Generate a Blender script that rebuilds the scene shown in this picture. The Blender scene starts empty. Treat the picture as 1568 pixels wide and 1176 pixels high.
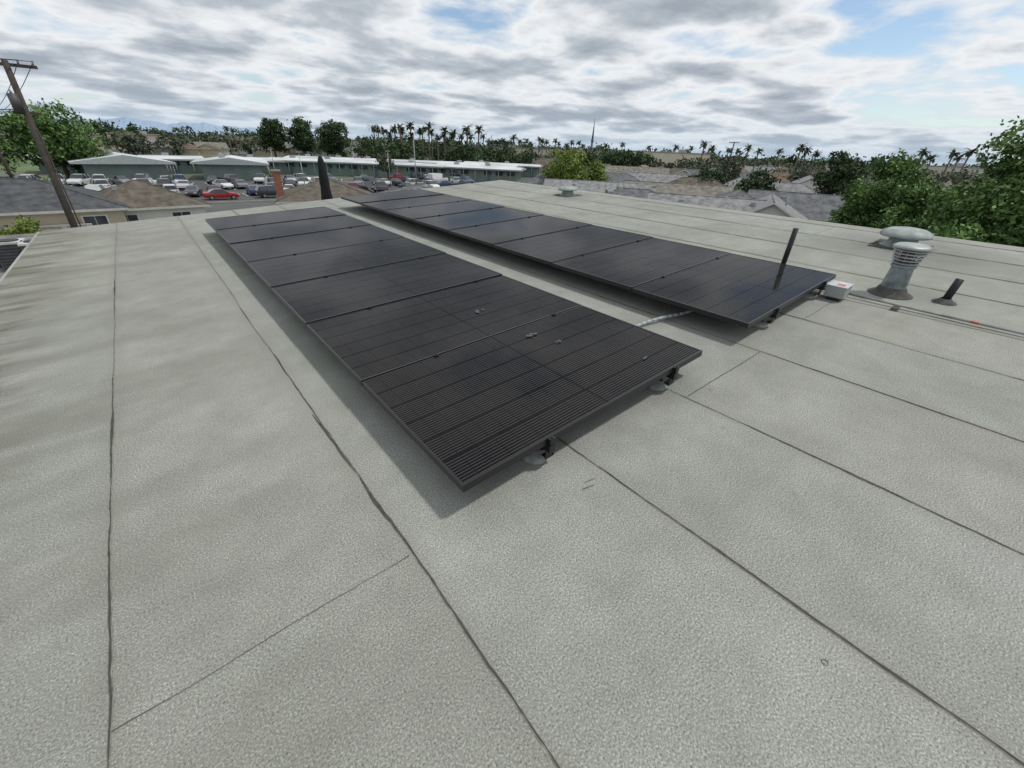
import bpy, math, random
import numpy as np
from mathutils import Vector, Matrix
random.seed(7); rng=np.random.default_rng(7)
D=bpy.data; SC=bpy.context.scene
COL=SC.collection
TH=math.asin(.055)
# roof frame -> world (roof plane climbs gently toward +x)
M=Matrix(((math.cos(TH),0,-math.sin(TH),0),(0,1,0,0),(math.sin(TH),0,math.cos(TH),0),(0,0,0,1)))
GZ=-7.0     # street level
EYE=1.323

# ------------------------------------------------------------- materials
def nt(name):
    m=D.materials.new(name); m.use_nodes=True
    t=m.node_tree; return m,t,t.nodes['Principled BSDF']
def N(t,ty,**k):
    n=t.nodes.new(ty)
    for a,b in k.items(): setattr(n,a,b)
    return n
def math_(t,op,a,b=None,c=None,clamp=False):
    n=t.nodes.new('ShaderNodeMath'); n.operation=op; n.use_clamp=clamp
    for i,v in enumerate((a,b,c)):
        if v is None: continue
        if isinstance(v,(int,float)): n.inputs[i].default_value=v
        else: t.links.new(v,n.inputs[i])
    return n.outputs[0]
def ramp(t,fac,stops,interp='LINEAR'):
    n=t.nodes.new('ShaderNodeValToRGB'); n.color_ramp.interpolation=interp
    e=n.color_ramp.elements
    while len(e)>len(stops): e.remove(e[-1])
    while len(e)<len(stops): e.new(1)
    for el,(p,c) in zip(e,stops):
        el.position=p; el.color=(c[0],c[1],c[2],1) if not isinstance(c,(int,float)) else (c,c,c,1)
    t.links.new(fac,n.inputs[0]); return n.outputs[0]
def noise(t,co,scale,detail=4,rough=.5,dist=0):
    n=t.nodes.new('ShaderNodeTexNoise'); n.inputs['Scale'].default_value=scale
    n.inputs['Detail'].default_value=detail; n.inputs['Roughness'].default_value=rough
    n.inputs['Distortion'].default_value=dist
    if co is not None: t.links.new(co,n.inputs['Vector'])
    return n.outputs['Fac']
def mixc(t,f,a,b,mode='MIX'):
    n=t.nodes.new('ShaderNodeMix'); n.data_type='RGBA'; n.blend_type=mode
    for s,v in ((0,f),(6,a),(7,b)):
        if isinstance(v,(int,float)): n.inputs[s].default_value=v
        elif isinstance(v,tuple): n.inputs[s].default_value=(v[0],v[1],v[2],1)
        else: t.links.new(v,n.inputs[s])
    return n.outputs[2]
def simple(name,c,rough=.7,metal=0,var=.25,scale=3,spec=.4,bump=0):
    m,t,b=nt(name)
    co=N(t,'ShaderNodeTexCoord').outputs['Object']
    f=noise(t,co,scale,2,.6)
    lo=tuple(x*(1-var) for x in c); hi=tuple(min(1,x*(1+var)) for x in c)
    t.links.new(ramp(t,f,[(.3,lo),(.7,hi)]),b.inputs['Base Color'])
    b.inputs['Roughness'].default_value=rough; b.inputs['Metallic'].default_value=metal
    b.inputs['Specular IOR Level'].default_value=spec
    if bump:
        bp=N(t,'ShaderNodeBump'); bp.inputs['Strength'].default_value=bump; bp.inputs['Distance'].default_value=.02
        t.links.new(noise(t,co,scale*8,2),bp.inputs['Height']); t.links.new(bp.outputs[0],b.inputs['Normal'])
    return m
_mc={}
def MS(name,c,**k):
    if name not in _mc: _mc[name]=simple(name,c,**k)
    return _mc[name]

# --- roof cap sheet
def roof_mat():
    m,t,b=nt('cap_sheet'); L=t.links
    tc=N(t,'ShaderNodeTexCoord'); co=tc.outputs['Object']
    at=N(t,'ShaderNodeAttribute'); at.attribute_name='tint'
    sx=N(t,'ShaderNodeSeparateXYZ'); L.new(co,sx.inputs[0])
    big=noise(t,co,.7,3,.6); mid=noise(t,co,3.6,5,.72); fine=noise(t,co,165,2,.85)
    base=ramp(t,big,[(.3,(.262,.272,.236)),(.5,(.298,.305,.272)),(.7,(.335,.338,.308))])
    base=mixc(t,.9,base,ramp(t,mid,[(.3,.85),(.7,1.12)]),'MULTIPLY')
    base=mixc(t,1,base,at.outputs['Color'],'MULTIPLY')
    base=mixc(t,1,base,ramp(t,fine,[(.30,.30),(.43,.82),(.55,1.06),(.70,1.85)]),'MULTIPLY')
    mp=N(t,'ShaderNodeMapping'); mp.inputs['Scale'].default_value=(.45,1.9,1); L.new(co,mp.inputs[0])
    bands=noise(t,mp.outputs[0],1.25,4,.6,.2)
    leftness=ramp(t,math_(t,'MULTIPLY_ADD',sx.outputs[0],-.55,.25,True),[(0,0),(1,1)])
    bf=math_(t,'MULTIPLY',ramp(t,bands,[(.42,0),(.64,1)]),math_(t,'MULTIPLY_ADD',leftness,.48,.14))
    base=mixc(t,bf,base,(.165,.160,.130))
    edge=ramp(t,math_(t,'MULTIPLY_ADD',sx.outputs[0],-2.4,-1.9,True),[(0,0),(1,1)])
    st=noise(t,mp.outputs[0],2.0,5,.7)
    ef=math_(t,'MULTIPLY',math_(t,'MULTIPLY',edge,ramp(t,st,[(.42,0),(.64,1)])),.8)
    base=mixc(t,ef,base,(.105,.094,.068))
    uv=N(t,'ShaderNodeUVMap'); us=N(t,'ShaderNodeSeparateXYZ'); L.new(uv.outputs[0],us.inputs[0])
    lap=math_(t,'MINIMUM',us.outputs[0],math_(t,'SUBTRACT',1,us.outputs[0]))
    lf=math_(t,'MULTIPLY',math_(t,'MULTIPLY_ADD',lap,-12,1,True),ramp(t,mid,[(.4,0),(.65,.5)]))
    base=mixc(t,lf,base,(.19,.178,.145))
    for (cx,cy,r,a) in ((7.2,.9,1.1,.75),(7.5,7.2,.8,.5),(5.2,.45,.5,.4)):
        dx=math_(t,'SUBTRACT',sx.outputs[0],cx); dy=math_(t,'SUBTRACT',sx.outputs[1],cy)
        d=math_(t,'SQRT',math_(t,'ADD',math_(t,'MULTIPLY',dx,dx),math_(t,'MULTIPLY',dy,dy)))
        f=math_(t,'MULTIPLY_ADD',d,-1/r,1,True)
        f=math_(t,'MULTIPLY',f,ramp(t,mid,[(.35,.3),(.6,1.2)]))
        base=mixc(t,math_(t,'MULTIPLY',f,a,None,True),base,(.10,.098,.09))
    sc=noise(t,co,7.5,1,.5)
    base=mixc(t,ramp(t,sc,[(.76,0),(.86,.4)]),base,(.12,.12,.105))
    L.new(base,b.inputs['Base Color']); b.inputs['Roughness'].default_value=.95; b.inputs['Specular IOR Level'].default_value=.1
    bp=N(t,'ShaderNodeBump'); bp.inputs['Strength'].default_value=.4; bp.inputs['Distance'].default_value=.003
    L.new(fine,bp.inputs['Height']); L.new(bp.outputs[0],b.inputs['Normal'])
    return m
PW=1.74; PH=.978; PITCH=.985
def panel_mat():
    m=D.materials.new('solar_glass'); m.use_nodes=True; t=m.node_tree; L=t.links
    t.nodes.clear(); out=N(t,'ShaderNodeOutputMaterial')
    co=N(t,'ShaderNodeTexCoord').outputs['Object']; s=N(t,'ShaderNodeSeparateXYZ'); L.new(co,s.inputs[0])
    def line(v,per,w,off=0):
        f=math_(t,'FRACT',math_(t,'DIVIDE',math_(t,'ADD',v,off),per))
        return math_(t,'LESS_THAN',math_(t,'MULTIPLY',math_(t,'MINIMUM',f,math_(t,'SUBTRACT',1,f)),per),w)
    bus=line(s.outputs[1],PH/60,.0015)
    cellx=line(s.outputs[0],PW/20,.0014); celly=line(s.outputs[1],PH/6,.003)
    mid=math_(t,'LESS_THAN',math_(t,'ABSOLUTE',math_(t,'SUBTRACT',s.outputs[0],PW/2)),.006)
    dustn=noise(t,co,2.2,4,.65)
    cell=mixc(t,bus,(.0045,.0045,.005),(.075,.072,.068))
    gap=math_(t,'MAXIMUM',math_(t,'MAXIMUM',cellx,celly),mid)
    cell=mixc(t,gap,cell,(.0035,.0035,.0037))
    cell=mixc(t,ramp(t,dustn,[(.35,.0),(.75,.035)]),cell,(.30,.27,.23))
    dif=N(t,'ShaderNodeBsdfDiffuse'); L.new(cell,dif.inputs[0])
    gl=N(t,'ShaderNodeBsdfGlossy'); gl.inputs['Roughness'].default_value=.055; gl.inputs[0].default_value=(.95,.96,1,1)
    lw=N(t,'ShaderNodeLayerWeight'); lw.inputs[0].default_value=.5
    fr=math_(t,'MULTIPLY_ADD',math_(t,'POWER',lw.outputs['Facing'],4.5),.30,.014)
    mx=N(t,'ShaderNodeMixShader'); L.new(fr,mx.inputs[0]); L.new(dif.outputs[0],mx.inputs[1]); L.new(gl.outputs[0],mx.inputs[2])
    L.new(mx.outputs[0],out.inputs[0]); return m
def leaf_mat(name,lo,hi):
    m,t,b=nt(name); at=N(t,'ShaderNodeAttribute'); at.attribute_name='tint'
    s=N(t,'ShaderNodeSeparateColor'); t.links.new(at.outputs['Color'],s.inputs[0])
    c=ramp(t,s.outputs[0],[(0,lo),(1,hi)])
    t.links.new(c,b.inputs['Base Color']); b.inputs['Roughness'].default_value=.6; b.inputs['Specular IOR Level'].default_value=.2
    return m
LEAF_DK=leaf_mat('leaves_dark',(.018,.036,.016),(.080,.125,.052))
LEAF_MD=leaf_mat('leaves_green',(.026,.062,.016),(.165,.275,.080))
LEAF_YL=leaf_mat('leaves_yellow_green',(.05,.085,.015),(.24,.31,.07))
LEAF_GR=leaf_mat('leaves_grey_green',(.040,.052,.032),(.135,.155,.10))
BARK=MS('bark',(.10,.075,.055),rough=.9,scale=6)
PALMBARK=MS('palm_bark',(.17,.14,.11),rough=.9,scale=6)
WOOD=MS('weathered_wood',(.060,.050,.042),rough=.85,scale=4)
BLACK=MS('black_anodised',(.012,.012,.013),rough=.35,var=.1,spec=.5)
BLKPL=MS('black_plastic',(.014,.014,.015),rough=.5,var=.1)
GALV=MS('galvanised_steel',(.34,.36,.35),rough=.5,metal=.35,scale=9)
VENTGR=MS('weathered_vent_paint',(.28,.32,.30),rough=.6,var=.3,scale=10)
VENTMT=MS('vent_pipe_metal',(.20,.23,.24),rough=.45,metal=.4,var=.45,scale=12)
MASTIC=MS('mastic',(.09,.088,.08),rough=.9,scale=14,bump=.6)
STUCCO=MS('stucco',(.50,.46,.38),rough=.9,scale=1.5)
WHITE=MS('white_paint',(.74,.74,.72),rough=.6,var=.05)
GLASS=MS('window_glass',(.03,.04,.05),rough=.08,var=.2,spec=.8)
FABRIC=MS('black_canvas',(.010,.010,.012),rough=.85,var=.2)
TRIM=MS('house_trim',(.48,.47,.44),rough=.7,var=.1)

# ------------------------------------------------------------- mesh builder
class MB:
    def __init__(s): s.v=[];s.f=[];s.m=[];s.mats=[];s.c=[];s.sm=[]
    def mi(s,mat):
        if mat not in s.mats: s.mats.append(mat)
        return s.mats.index(mat)
    def face(s,pts,mat,col=(1,1,1),sm=False):
        k=len(s.v); s.v+= [tuple(p) for p in pts]; s.f.append(tuple(range(k,k+len(pts)))); s.m.append(s.mi(mat)); s.c.append(col); s.sm.append(sm)
    def box(s,c,d,mat,rz=0,M4=None):
        x,y,z=d[0]/2,d[1]/2,d[2]/2; R=Matrix.Rotation(rz,4,'Z')
        P=[Vector(c)+R@Vector((a*x,b*y,e*z)) for a in(-1,1) for b in(-1,1) for e in(-1,1)]
        if M4: P=[M4@p for p in P]
        for q in ((0,1,3,2),(4,6,7,5),(0,4,5,1),(2,3,7,6),(0,2,6,4),(1,5,7,3)): s.face([P[i] for i in q],mat)
    def cyl(s,p0,p1,r0,r1,mat,n=10,cap=True):
        p0=Vector(p0);p1=Vector(p1);d=(p1-p0).normalized()
        a=d.orthogonal().normalized();b=d.cross(a)
        k=len(s.v)
        for p,r in((p0,r0),(p1,r1)):
            for i in range(n):
                w=2*math.pi*i/n; s.v.append(tuple(p+(a*math.cos(w)+b*math.sin(w))*r))
        mi=s.mi(mat)
        for i in range(n):
            j=(i+1)%n; s.f.append((k+i,k+j,k+n+j,k+n+i)); s.m.append(mi); s.c.append((1,1,1)); s.sm.append(True)
        if cap:
            s.f.append(tuple(k+n+i for i in range(n))); s.m.append(mi); s.c.append((1,1,1)); s.sm.append(False)
            s.f.append(tuple(k+n-1-i for i in range(n))); s.m.append(mi); s.c.append((1,1,1)); s.sm.append(False)
    def tube(s,pts,r,mat,n=8):
        for a,b in zip(pts[:-1],pts[1:]): s.cyl(a,b,r,r,mat,n)
    def lathe(s,c,prof,mat,n=28):
        c=Vector(c);k=len(s.v);mi=s.mi(mat)
        for r,z in prof:
            for i in range(n):
                w=2*math.pi*i/n; s.v.append((c.x+r*math.cos(w),c.y+r*math.sin(w),c.z+z))
        for a in range(len(prof)-1):
            for i in range(n):
                j=(i+1)%n; s.f.append((k+a*n+i,k+a*n+j,k+(a+1)*n+j,k+(a+1)*n+i)); s.m.append(mi); s.c.append((1,1,1)); s.sm.append(True)
    def mesh(s,name,uvs=None):
        me=D.meshes.new(name); me.from_pydata(s.v,[],s.f)
        for mt in s.mats: me.materials.append(mt)
        me.polygons.foreach_set('material_index',s.m); me.polygons.foreach_set('use_smooth',s.sm)
        a=me.color_attributes.new('tint','FLOAT_COLOR','CORNER')
        arr=np.ones((len(me.loops),4),dtype=np.float32);k=0
        for f,c in zip(s.f,s.c): arr[k:k+len(f),:3]=c;k+=len(f)
        a.data.foreach_set('color',arr.ravel())
        if uvs is not None:
            u=me.uv_layers.new(name='UVMap'); full=np.full((len(me.loops),2),.5,dtype=np.float32); full[:len(uvs)]=uvs; u.data.foreach_set('uv',full.ravel())
        me.update(); return me
    def obj(s,name,parent=None,mw=None,uvs=None):
        return add(name,s.mesh(name,uvs),parent,mw)
def add(name,me,parent=None,mw=None):
    o=D.objects.new(name,me); COL.objects.link(o)
    if parent: o.parent=parent
    if mw is not None: o.matrix_world=mw
    return o
def polar(az,d,z=GZ):
    a=math.radians(az); return Vector((d*math.sin(a),d*math.cos(a),z))

# ------------------------------------------------------------- our building & roof (roof frame)
seams=[-1.47,-.552,.306,1.182,2.016,2.929,3.77,4.63,5.50,6.37,7.24,8.10,8.42]
def yfar(x): return 9.78+ (x+1.47)*.105
b=MB(); uvs=[]
RM=roof_mat()
random.seed(3)
crosscuts={1:[.985],4:[.885],6:[.895],0:[5.4],3:[6.2],8:[-1.2],9:[5.1],10:[2.0]}
for i in range(len(seams)-1):
    x0,x1=seams[i],seams[i+1]
    ys=[-5.0]+sorted(crosscuts.get(i,[]))
    for k,y in enumerate(ys):
        yb=ys[k+1] if k+1<len(ys) else None
        g=random.uniform(.95,1.05); col=(g*random.uniform(.985,1.015),g,g*random.uniform(.97,1.02))
        b.face([(x0,y,0),(x1,y,0),(x1,yb if yb else yfar(x1),0),(x0,yb if yb else yfar(x0),0)],RM,col); uvs+=[(0,0),(1,0),(1,1),(0,1)]
DRIP=MS('drip_edge',(.30,.30,.28),rough=.6,scale=5)
BWALL=MS('building_stucco',(.42,.38,.31),rough=.9,scale=2)
corners=[(-1.47,-5),(8.42,-5),(8.42,yfar(8.42)),(-1.47,yfar(-1.47))]
Mi=M.inverted()
for k in range(4):
    p,q=corners[k],corners[(k+1)%4]
    P=Vector((p[0],p[1],-.002));Q=Vector((q[0],q[1],-.002))
    n=Vector((Q.y-P.y,-(Q.x-P.x),0)).normalized()
    b.face([P,Q,Q+n*.03,P+n*.03],DRIP); b.face([P+n*.03,Q+n*.03,Q+n*.03+Vector((0,0,-.12)),P+n*.03+Vector((0,0,-.12))],DRIP)
    wp=M@(P-n*.05+Vector((0,0,-.01)));wq=M@(Q-n*.05+Vector((0,0,-.01)))
    b.face([Mi@wp,Mi@wq,Mi@Vector((wq.x,wq.y,GZ)),Mi@Vector((wp.x,wp.y,GZ))],BWALL)
bld=b.obj('flat_roofed_building',mw=M,uvs=np.array(uvs,dtype=np.float32))
SEAM=MS('seam_bitumen',(.075,.072,.062),rough=.95,scale=20,spec=.1)
SEAML=MS('seam_edge_granules',(.235,.23,.20),rough=.95,scale=30,var=.4,spec=.1)
s=MB()
def ribbon(p,q,w0,jit,z,mat,step=.04,seed=0,base=0.0,wig=.0022,taper=False):
    r=random.Random(seed); p=Vector(p);q=Vector(q);L=(q-p).length;d=(q-p)/L;n=Vector((-d.y,d.x,0))
    k=int(L/step); off=0;wl=0;pts=[]
    for i in range(k+1):
        off=off*.93+r.uniform(-wig,wig); wl=wl*.9+r.uniform(-1,1)*.3
        w=max(base,w0*(1+jit*wl)); 
        if taper: w=max(.001,w*math.sin(math.pi*min(1,max(0,i/k)))**.5)
        c=p+d*(L*i/k)+n*off
        pts.append((c-n*w/2,c+n*w/2,w))
    for i in range(k):
        a,b_,_=pts[i];c,e,_=pts[i+1]
        s.face([(a.x,a.y,z),(b_.x,b_.y,z),(e.x,e.y,z),(c.x,c.y,z)][::-1],mat)
for i,x in enumerate(seams[1:-1]):
    w=(.0030,.0036,.0044,.0040,.0040,.005,.006,.007,.008,.009,.010)[i]
    ribbon((x,-5,0),(x,yfar(x)-.02,0),w*2.6,.8,.0015,SEAML,seed=50+i,base=.003)
    ribbon((x,-5,0),(x,yfar(x)-.02,0),w,1.9,.003,SEAM,seed=50+i,base=.0015)
for i,ysl in crosscuts.items():
    for k,y in enumerate(ysl):
        ribbon((seams[i]+.01,y,0),(seams[i+1]-.01,y-(.02),0),.0030,1.2,.0035,SEAM,seed=90+i*3+k,base=.0016)
for (x,ya,yb,w) in ((-.552,2.2,3.1,.007),(.306,1.15,1.45,.009),(.306,1.5,2.1,.007),(.306,2.6,3.0,.007),(-.552,5.2,5.9,.009),(1.182,.62,.83,.007)):
    ribbon((x,ya,0),(x,yb,0),w,.9,.0042,SEAM,seed=int(ya*77),base=.002,wig=.0025,taper=True)
s.cyl((1.02,.78,.006),(1.08,.765,.006),.0012,.0012,SEAM,5); s.cyl((1.06,.80,.006),(1.11,.79,.006),.001,.001,SEAM,5)
s.lathe((1.066,-.125,0),[(.0075,.001),(.008,.003),(.009,.003),(.0095,.001)],SEAML,14)
sm=s.obj('seams',parent=bld)

# ------------------------------------------------------------- solar panels
PM=panel_mat(); FR=BLACK
p=MB()
T=.035; fw=.011
p.box((PW/2,fw/2,-T/2),(PW,fw,T),FR);p.box((PW/2,PH-fw/2,-T/2),(PW,fw,T),FR)
p.box((fw/2,PH/2,-T/2),(fw,PH-2*fw,T),FR);p.box((PW-fw/2,PH/2,-T/2),(fw,PH-2*fw,T),FR)
p.face([(fw,fw,-.002),(PW-fw,fw,-.002),(PW-fw,PH-fw,-.002),(fw,PH-fw,-.002)],PM)
p.face([(fw,fw,-.008),(fw,PH-fw,-.008),(PW-fw,PH-fw,-.008),(PW-fw,fw,-.008)],BLKPL)
p.box((PW/2,PH-.09,-.02),(.12,.08,.018),BLKPL)
pm=p.mesh('solar_panel')
AR=[(.553,.981,7,.172),(2.928,.991,8,.166)]
FL=MS('foot_flashing',(.30,.305,.29),rough=.8,var=.3,scale=20)
for (x,y,n,z) in AR:
    for k in range(n):
        add('solar_panel',pm,mw=M@Matrix.Translation((x+random.uniform(-.002,.002),y+k*PITCH,z+k*.0055+random.uniform(-.001,.001)))@Matrix.Rotation(random.uniform(-.0015,.0015),4,'X')@Matrix.Rotation(random.uniform(-.001,.001),4,'Y'))
    r=MB(); yl=y+n*PITCH
    for rx in (x+.46,x+PW-.30):
        z0=z-T
        p0=(rx,y-.018,z0-.022);p1=(rx,yl+.01,z0-.022+n*.0055)
        Lr=p1[1]-p0[1]; rot=Matrix.Translation(((rx),(p0[1]+p1[1])/2,(p0[2]+p1[2])/2))@Matrix.Rotation(math.atan2(p1[2]-p0[2],Lr),4,'X')
        r.box((0,0,0),(.034,Lr,.040),BLACK,M4=rot)
        r.box((rx,y-.012,z-.014),(.032,.018,.030),BLACK); r.cyl((rx,y-.012,z+.001),(rx,y-.012,z+.007),.006,.006,BLKPL,6)
        for k in range(1,n):
            r.box((rx,y+k*PITCH-.0035,z+k*.0055+.001),(.03,.02,.006),BLACK)
            r.cyl((rx,y+k*PITCH-.0035,z+k*.0055+.003),(rx,y+k*PITCH-.0035,z+k*.0055+.008),.005,.005,BLKPL,6)
        ky=y+.09
        while ky<yl-.1:
            zz=z0+(ky-y)*.0055-.03
            r.box((rx+.026,ky,zz-.015),(.008,.045,.07),BLACK)
            r.box((rx+.042,ky,zz-.048),(.04,.045,.008),BLACK)
            r.cyl((rx+.042,ky,.012),(rx+.042,ky,zz-.05),.013,.013,BLACK,8)
            r.lathe((rx+.0,ky,0),[(.065,.002),(.06,.008),(.045,.018),(.026,.024),(.001,.026)],FL,16)
            ky+=1.35
        r.box((rx,y+.004,z0-.055),(.040,.006,.07),BLACK); r.box((rx+.012,y+.02,z0-.088),(.05,.035,.006),BLACK)
    r.obj('solar_mounting_rack',mw=M)
smr=MB(); SM=MS('dried_smear',(.065,.09,.13),rough=.6,var=.5,scale=60)
def smear(cx,cy,z,rx,ry,ang,seed):
    r=random.Random(seed)
    for q in range(5):
        ox,oy=r.uniform(-rx,rx),r.uniform(-ry,ry);pts=[];sc=r.uniform(.25,.7)
        for i in range(10):
            w=i/10*2*math.pi; rr=sc*r.uniform(.5,1.2)
            a,b2=rx*rr*math.cos(w),ry*rr*math.sin(w)
            pts.append((cx+ox+a*math.cos(ang)-b2*math.sin(ang),cy+oy+a*math.sin(ang)+b2*math.cos(ang),z+.0002*q))
        smr.face(pts,SM)
smear(1.62,2.35,.182,.034,.020,.4,1); smear(1.62,1.80,.1785,.045,.018,-.6,2); smear(1.70,1.62,.178,.02,.012,0,3); smear(1.95,1.15,.176,.022,.010,.3,4)
smr.obj('dried_smears',parent=None,mw=M)

# ------------------------------------------------------------- roof items
v=MB(); c=(5.03,.616,0)
v.lathe(c,[(.17,.004),(.155,.012),(.12,.03),(.105,.06),(.095,.075)],MASTIC,24)
v.lathe(c,[(.098,.04),(.078,.27),(.078,.30)],VENTMT,28)
v.lathe(c,[(.084,.25),(.095,.262),(.084,.275)],VENTMT,28)
v.lathe(c,[(.055,.28),(.055,.43)],BLKPL,20)
for k in range(5):
    z=.290+k*.028; rr=.098+k*.007
    v.lathe(c,[(rr-.024,z+.004),(rr,z-.004),(rr+.002,z+.002),(rr-.022,z+.010)],GALV,28)
for k in range(12):
    w=k/12*2*math.pi; v.cyl((c[0]+.080*math.cos(w),c[1]+.080*math.sin(w),.28),(c[0]+.118*math.cos(w),c[1]+.118*math.sin(w),.425),.004,.004,GALV,5)
v.lathe(c,[(.134,.418),(.137,.428),(.115,.442),(.06,.450),(.001,.452)],GALV,28)
v.obj('louvred_vent_pipe',mw=M)
def dome_vent(x,y,k):
    v=MB(); c=(x,y,0)
    v.box((x,y,.006),(.50,.50,.010),MASTIC)
    v.lathe(c,[(.20,.012),(.16,.03),(.135,.06),(.13,.125)],VENTGR,32)
    v.lathe(c,[(.11,.13),(.2,.135),(.235,.118),(.238,.135),(.225,.160),(.17,.188),(.09,.202),(.001,.207)],VENTGR,36)
    v.obj('roof_vent',mw=M@Matrix.Translation((x,y,0))@Matrix.Scale(k,4)@Matrix.Translation((-x,-y,0)))
dome_vent(7.32,1.02,1.12); dome_vent(7.55,7.2,.95)
v=MB(); v.lathe((5.12,.25,0),[(.085,.003),(.075,.012),(.05,.025),(.036,.04)],MASTIC,20)
v.cyl((5.12,.25,.01),(5.155,.235,.205),.029,.029,BLKPL,18); v.cyl((5.154,.2355,.2),(5.1555,.2348,.207),.024,.024,MS('pipe_inner',(.10,.10,.10)),14)
v.obj('plumbing_vent_pipe',mw=M)
v=MB(); v.lathe((4.82,1.50,0),[(.12,.003),(.10,.014),(.05,.03),(.03,.05)],MASTIC,20); v.cyl((4.82,1.50,.01),(4.83,1.495,.475),.024,.024,BLKPL,18)
v.obj('plumbing_vent_pipe',mw=M)
v=MB(); JB=MS('junction_box_grey',(.33,.35,.35),rough=.5,var=.08)
v.box((4.50,.90,.080),(.17,.15,.095),JB); v.box((4.50,.90,.131),(.180,.160,.007),MS('junction_box_lid',(.46,.48,.48),rough=.5,var=.05))
v.box((4.48,.885,.1355),(.07,.06,.0018),MS('red_label',(.45,.16,.15),rough=.5)); v.box((4.53,.885,.1355),(.02,.06,.0018),WHITE)
v.box((4.50,.90,.016),(.14,.10,.030),MS('rubber_block',(.03,.03,.03)))
for dx in(-.05,.04): v.cyl((4.50+dx,.97,.075),(4.50+dx,1.10,.09),.010,.010,GALV,10)
v.obj('junction_box',mw=M)
v=MB(); CG=MS('conduit_emt',(.25,.255,.25),rough=.6,scale=8)
v.tube([(4.57,.83,.05),(4.58,.2,.040),(4.585,-1,.040),(4.58,-2.8,.040)],.009,CG,10)
for yy in (.48,-.55,-1.6,-2.6): v.box((4.58,yy,.015),(.08,.045,.030),MS('strut_block',(.14,.12,.10)))
v.cyl((4.581,.03,.0402),(4.5815,-.02,.0402),.0103,.0103,MS('red_tape',(.45,.10,.08)),10)
v.obj('electrical_conduit',mw=M)
v=MB(); pts=[]
for k in range(25):
    q=k/24; pts.append((2.15+1.30*q,1.60+.07*math.sin(q*5)-.05*q,.02+.12*max(0,q-.5)**1.2+.012*math.sin(q*9)**2))
v.tube(pts,.0125,MS('flex_conduit',(.40,.42,.44),rough=.5),10)
v.obj('flexible_conduit',mw=M)
v=MB(); uc=polar(16.75,12.4,0); ut=.97
v.cyl((uc.x,uc.y,-1.6),(uc.x,uc.y,ut-.05),.022,.022,BLKPL,10)
v.lathe((uc.x,uc.y,0),[(.02,ut),(.05,ut-.03),(.075,ut-.12),(.10,ut-.35),(.12,ut-.6),(.105,ut-.72),(.12,ut-.8),(.16,ut-1.25),(.13,ut-1.3),(.03,ut-1.3)],FABRIC,14)
for k in range(8):
    w=k/8*6.283; v.cyl((uc.x+.03*math.cos(w),uc.y+.03*math.sin(w),ut-.05),(uc.x+.155*math.cos(w),uc.y+.155*math.sin(w),ut-1.27),.015,.022,FABRIC,6)
v.cyl((uc.x,uc.y,-1.62),(uc.x,uc.y,-1.54),.25,.22,BLKPL,18)
v.obj('closed_patio_umbrella')
v=MB(); v.box((4.2,12.9,-4.32),(6.0,3.6,5.36),BWALL); v.obj('rear_deck')

# ------------------------------------------------------------- ground
def ground_mat():
    m,t,b=nt('ground'); co=N(t,'ShaderNodeTexCoord').outputs['Object']
    f=noise(t,co,.03,4,.6)
    c=ramp(t,f,[(.35,(.06,.09,.045)),(.5,(.10,.11,.08)),(.64,(.145,.145,.13))])
    t.links.new(c,b.inputs['Base Color']); b.inputs['Roughness'].default_value=.95; return m
g=MB(); S=30000; g.face([(-S,-S,GZ),(S,-S,GZ),(S,S,GZ),(-S,S,GZ)],ground_mat()); g.obj('ground')
ASPH=MS('asphalt',(.085,.085,.088),rough=.9,scale=.15,var=.3)
CONC=MS('concrete',(.34,.33,.31),rough=.9,scale=.5,var=.15)
GRASS=MS('grass_field',(.095,.135,.055),rough=.95,scale=.08,var=.35)
LINE=MS('painted_line',(.6,.6,.58),rough=.8)
g=MB()
g.face([(-45,76,GZ+.004),(78,70,GZ+.004),(78,112,GZ+.004),(-45,116,GZ+.004)],ASPH)
for yy in (84.5,95.5,106.0):
    for k in range(44):
        x=-42+k*2.75; g.box((x,yy,GZ+.009),(.12,5,.002),LINE)
g.obj('parking_lot')
g=MB(); g.box((16,75,GZ+.07),(124,.2,.14),CONC); g.face([(-45,66,GZ+.003),(78,60,GZ+.003),(78,69,GZ+.003),(-45,74,GZ+.003)],ASPH); g.obj('street')
g=MB(); g.face([(-90,140,GZ+.004),(38,140,GZ+.004),(60,230,GZ+.004),(-110,230,GZ+.004)],GRASS); g.obj('grass_field')
g=MB(); g.face([(-8,20,GZ+.004),(-2,20,GZ+.004),(-2,66,GZ+.004),(-8,66,GZ+.004)],CONC); g.obj('driveway')

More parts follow.
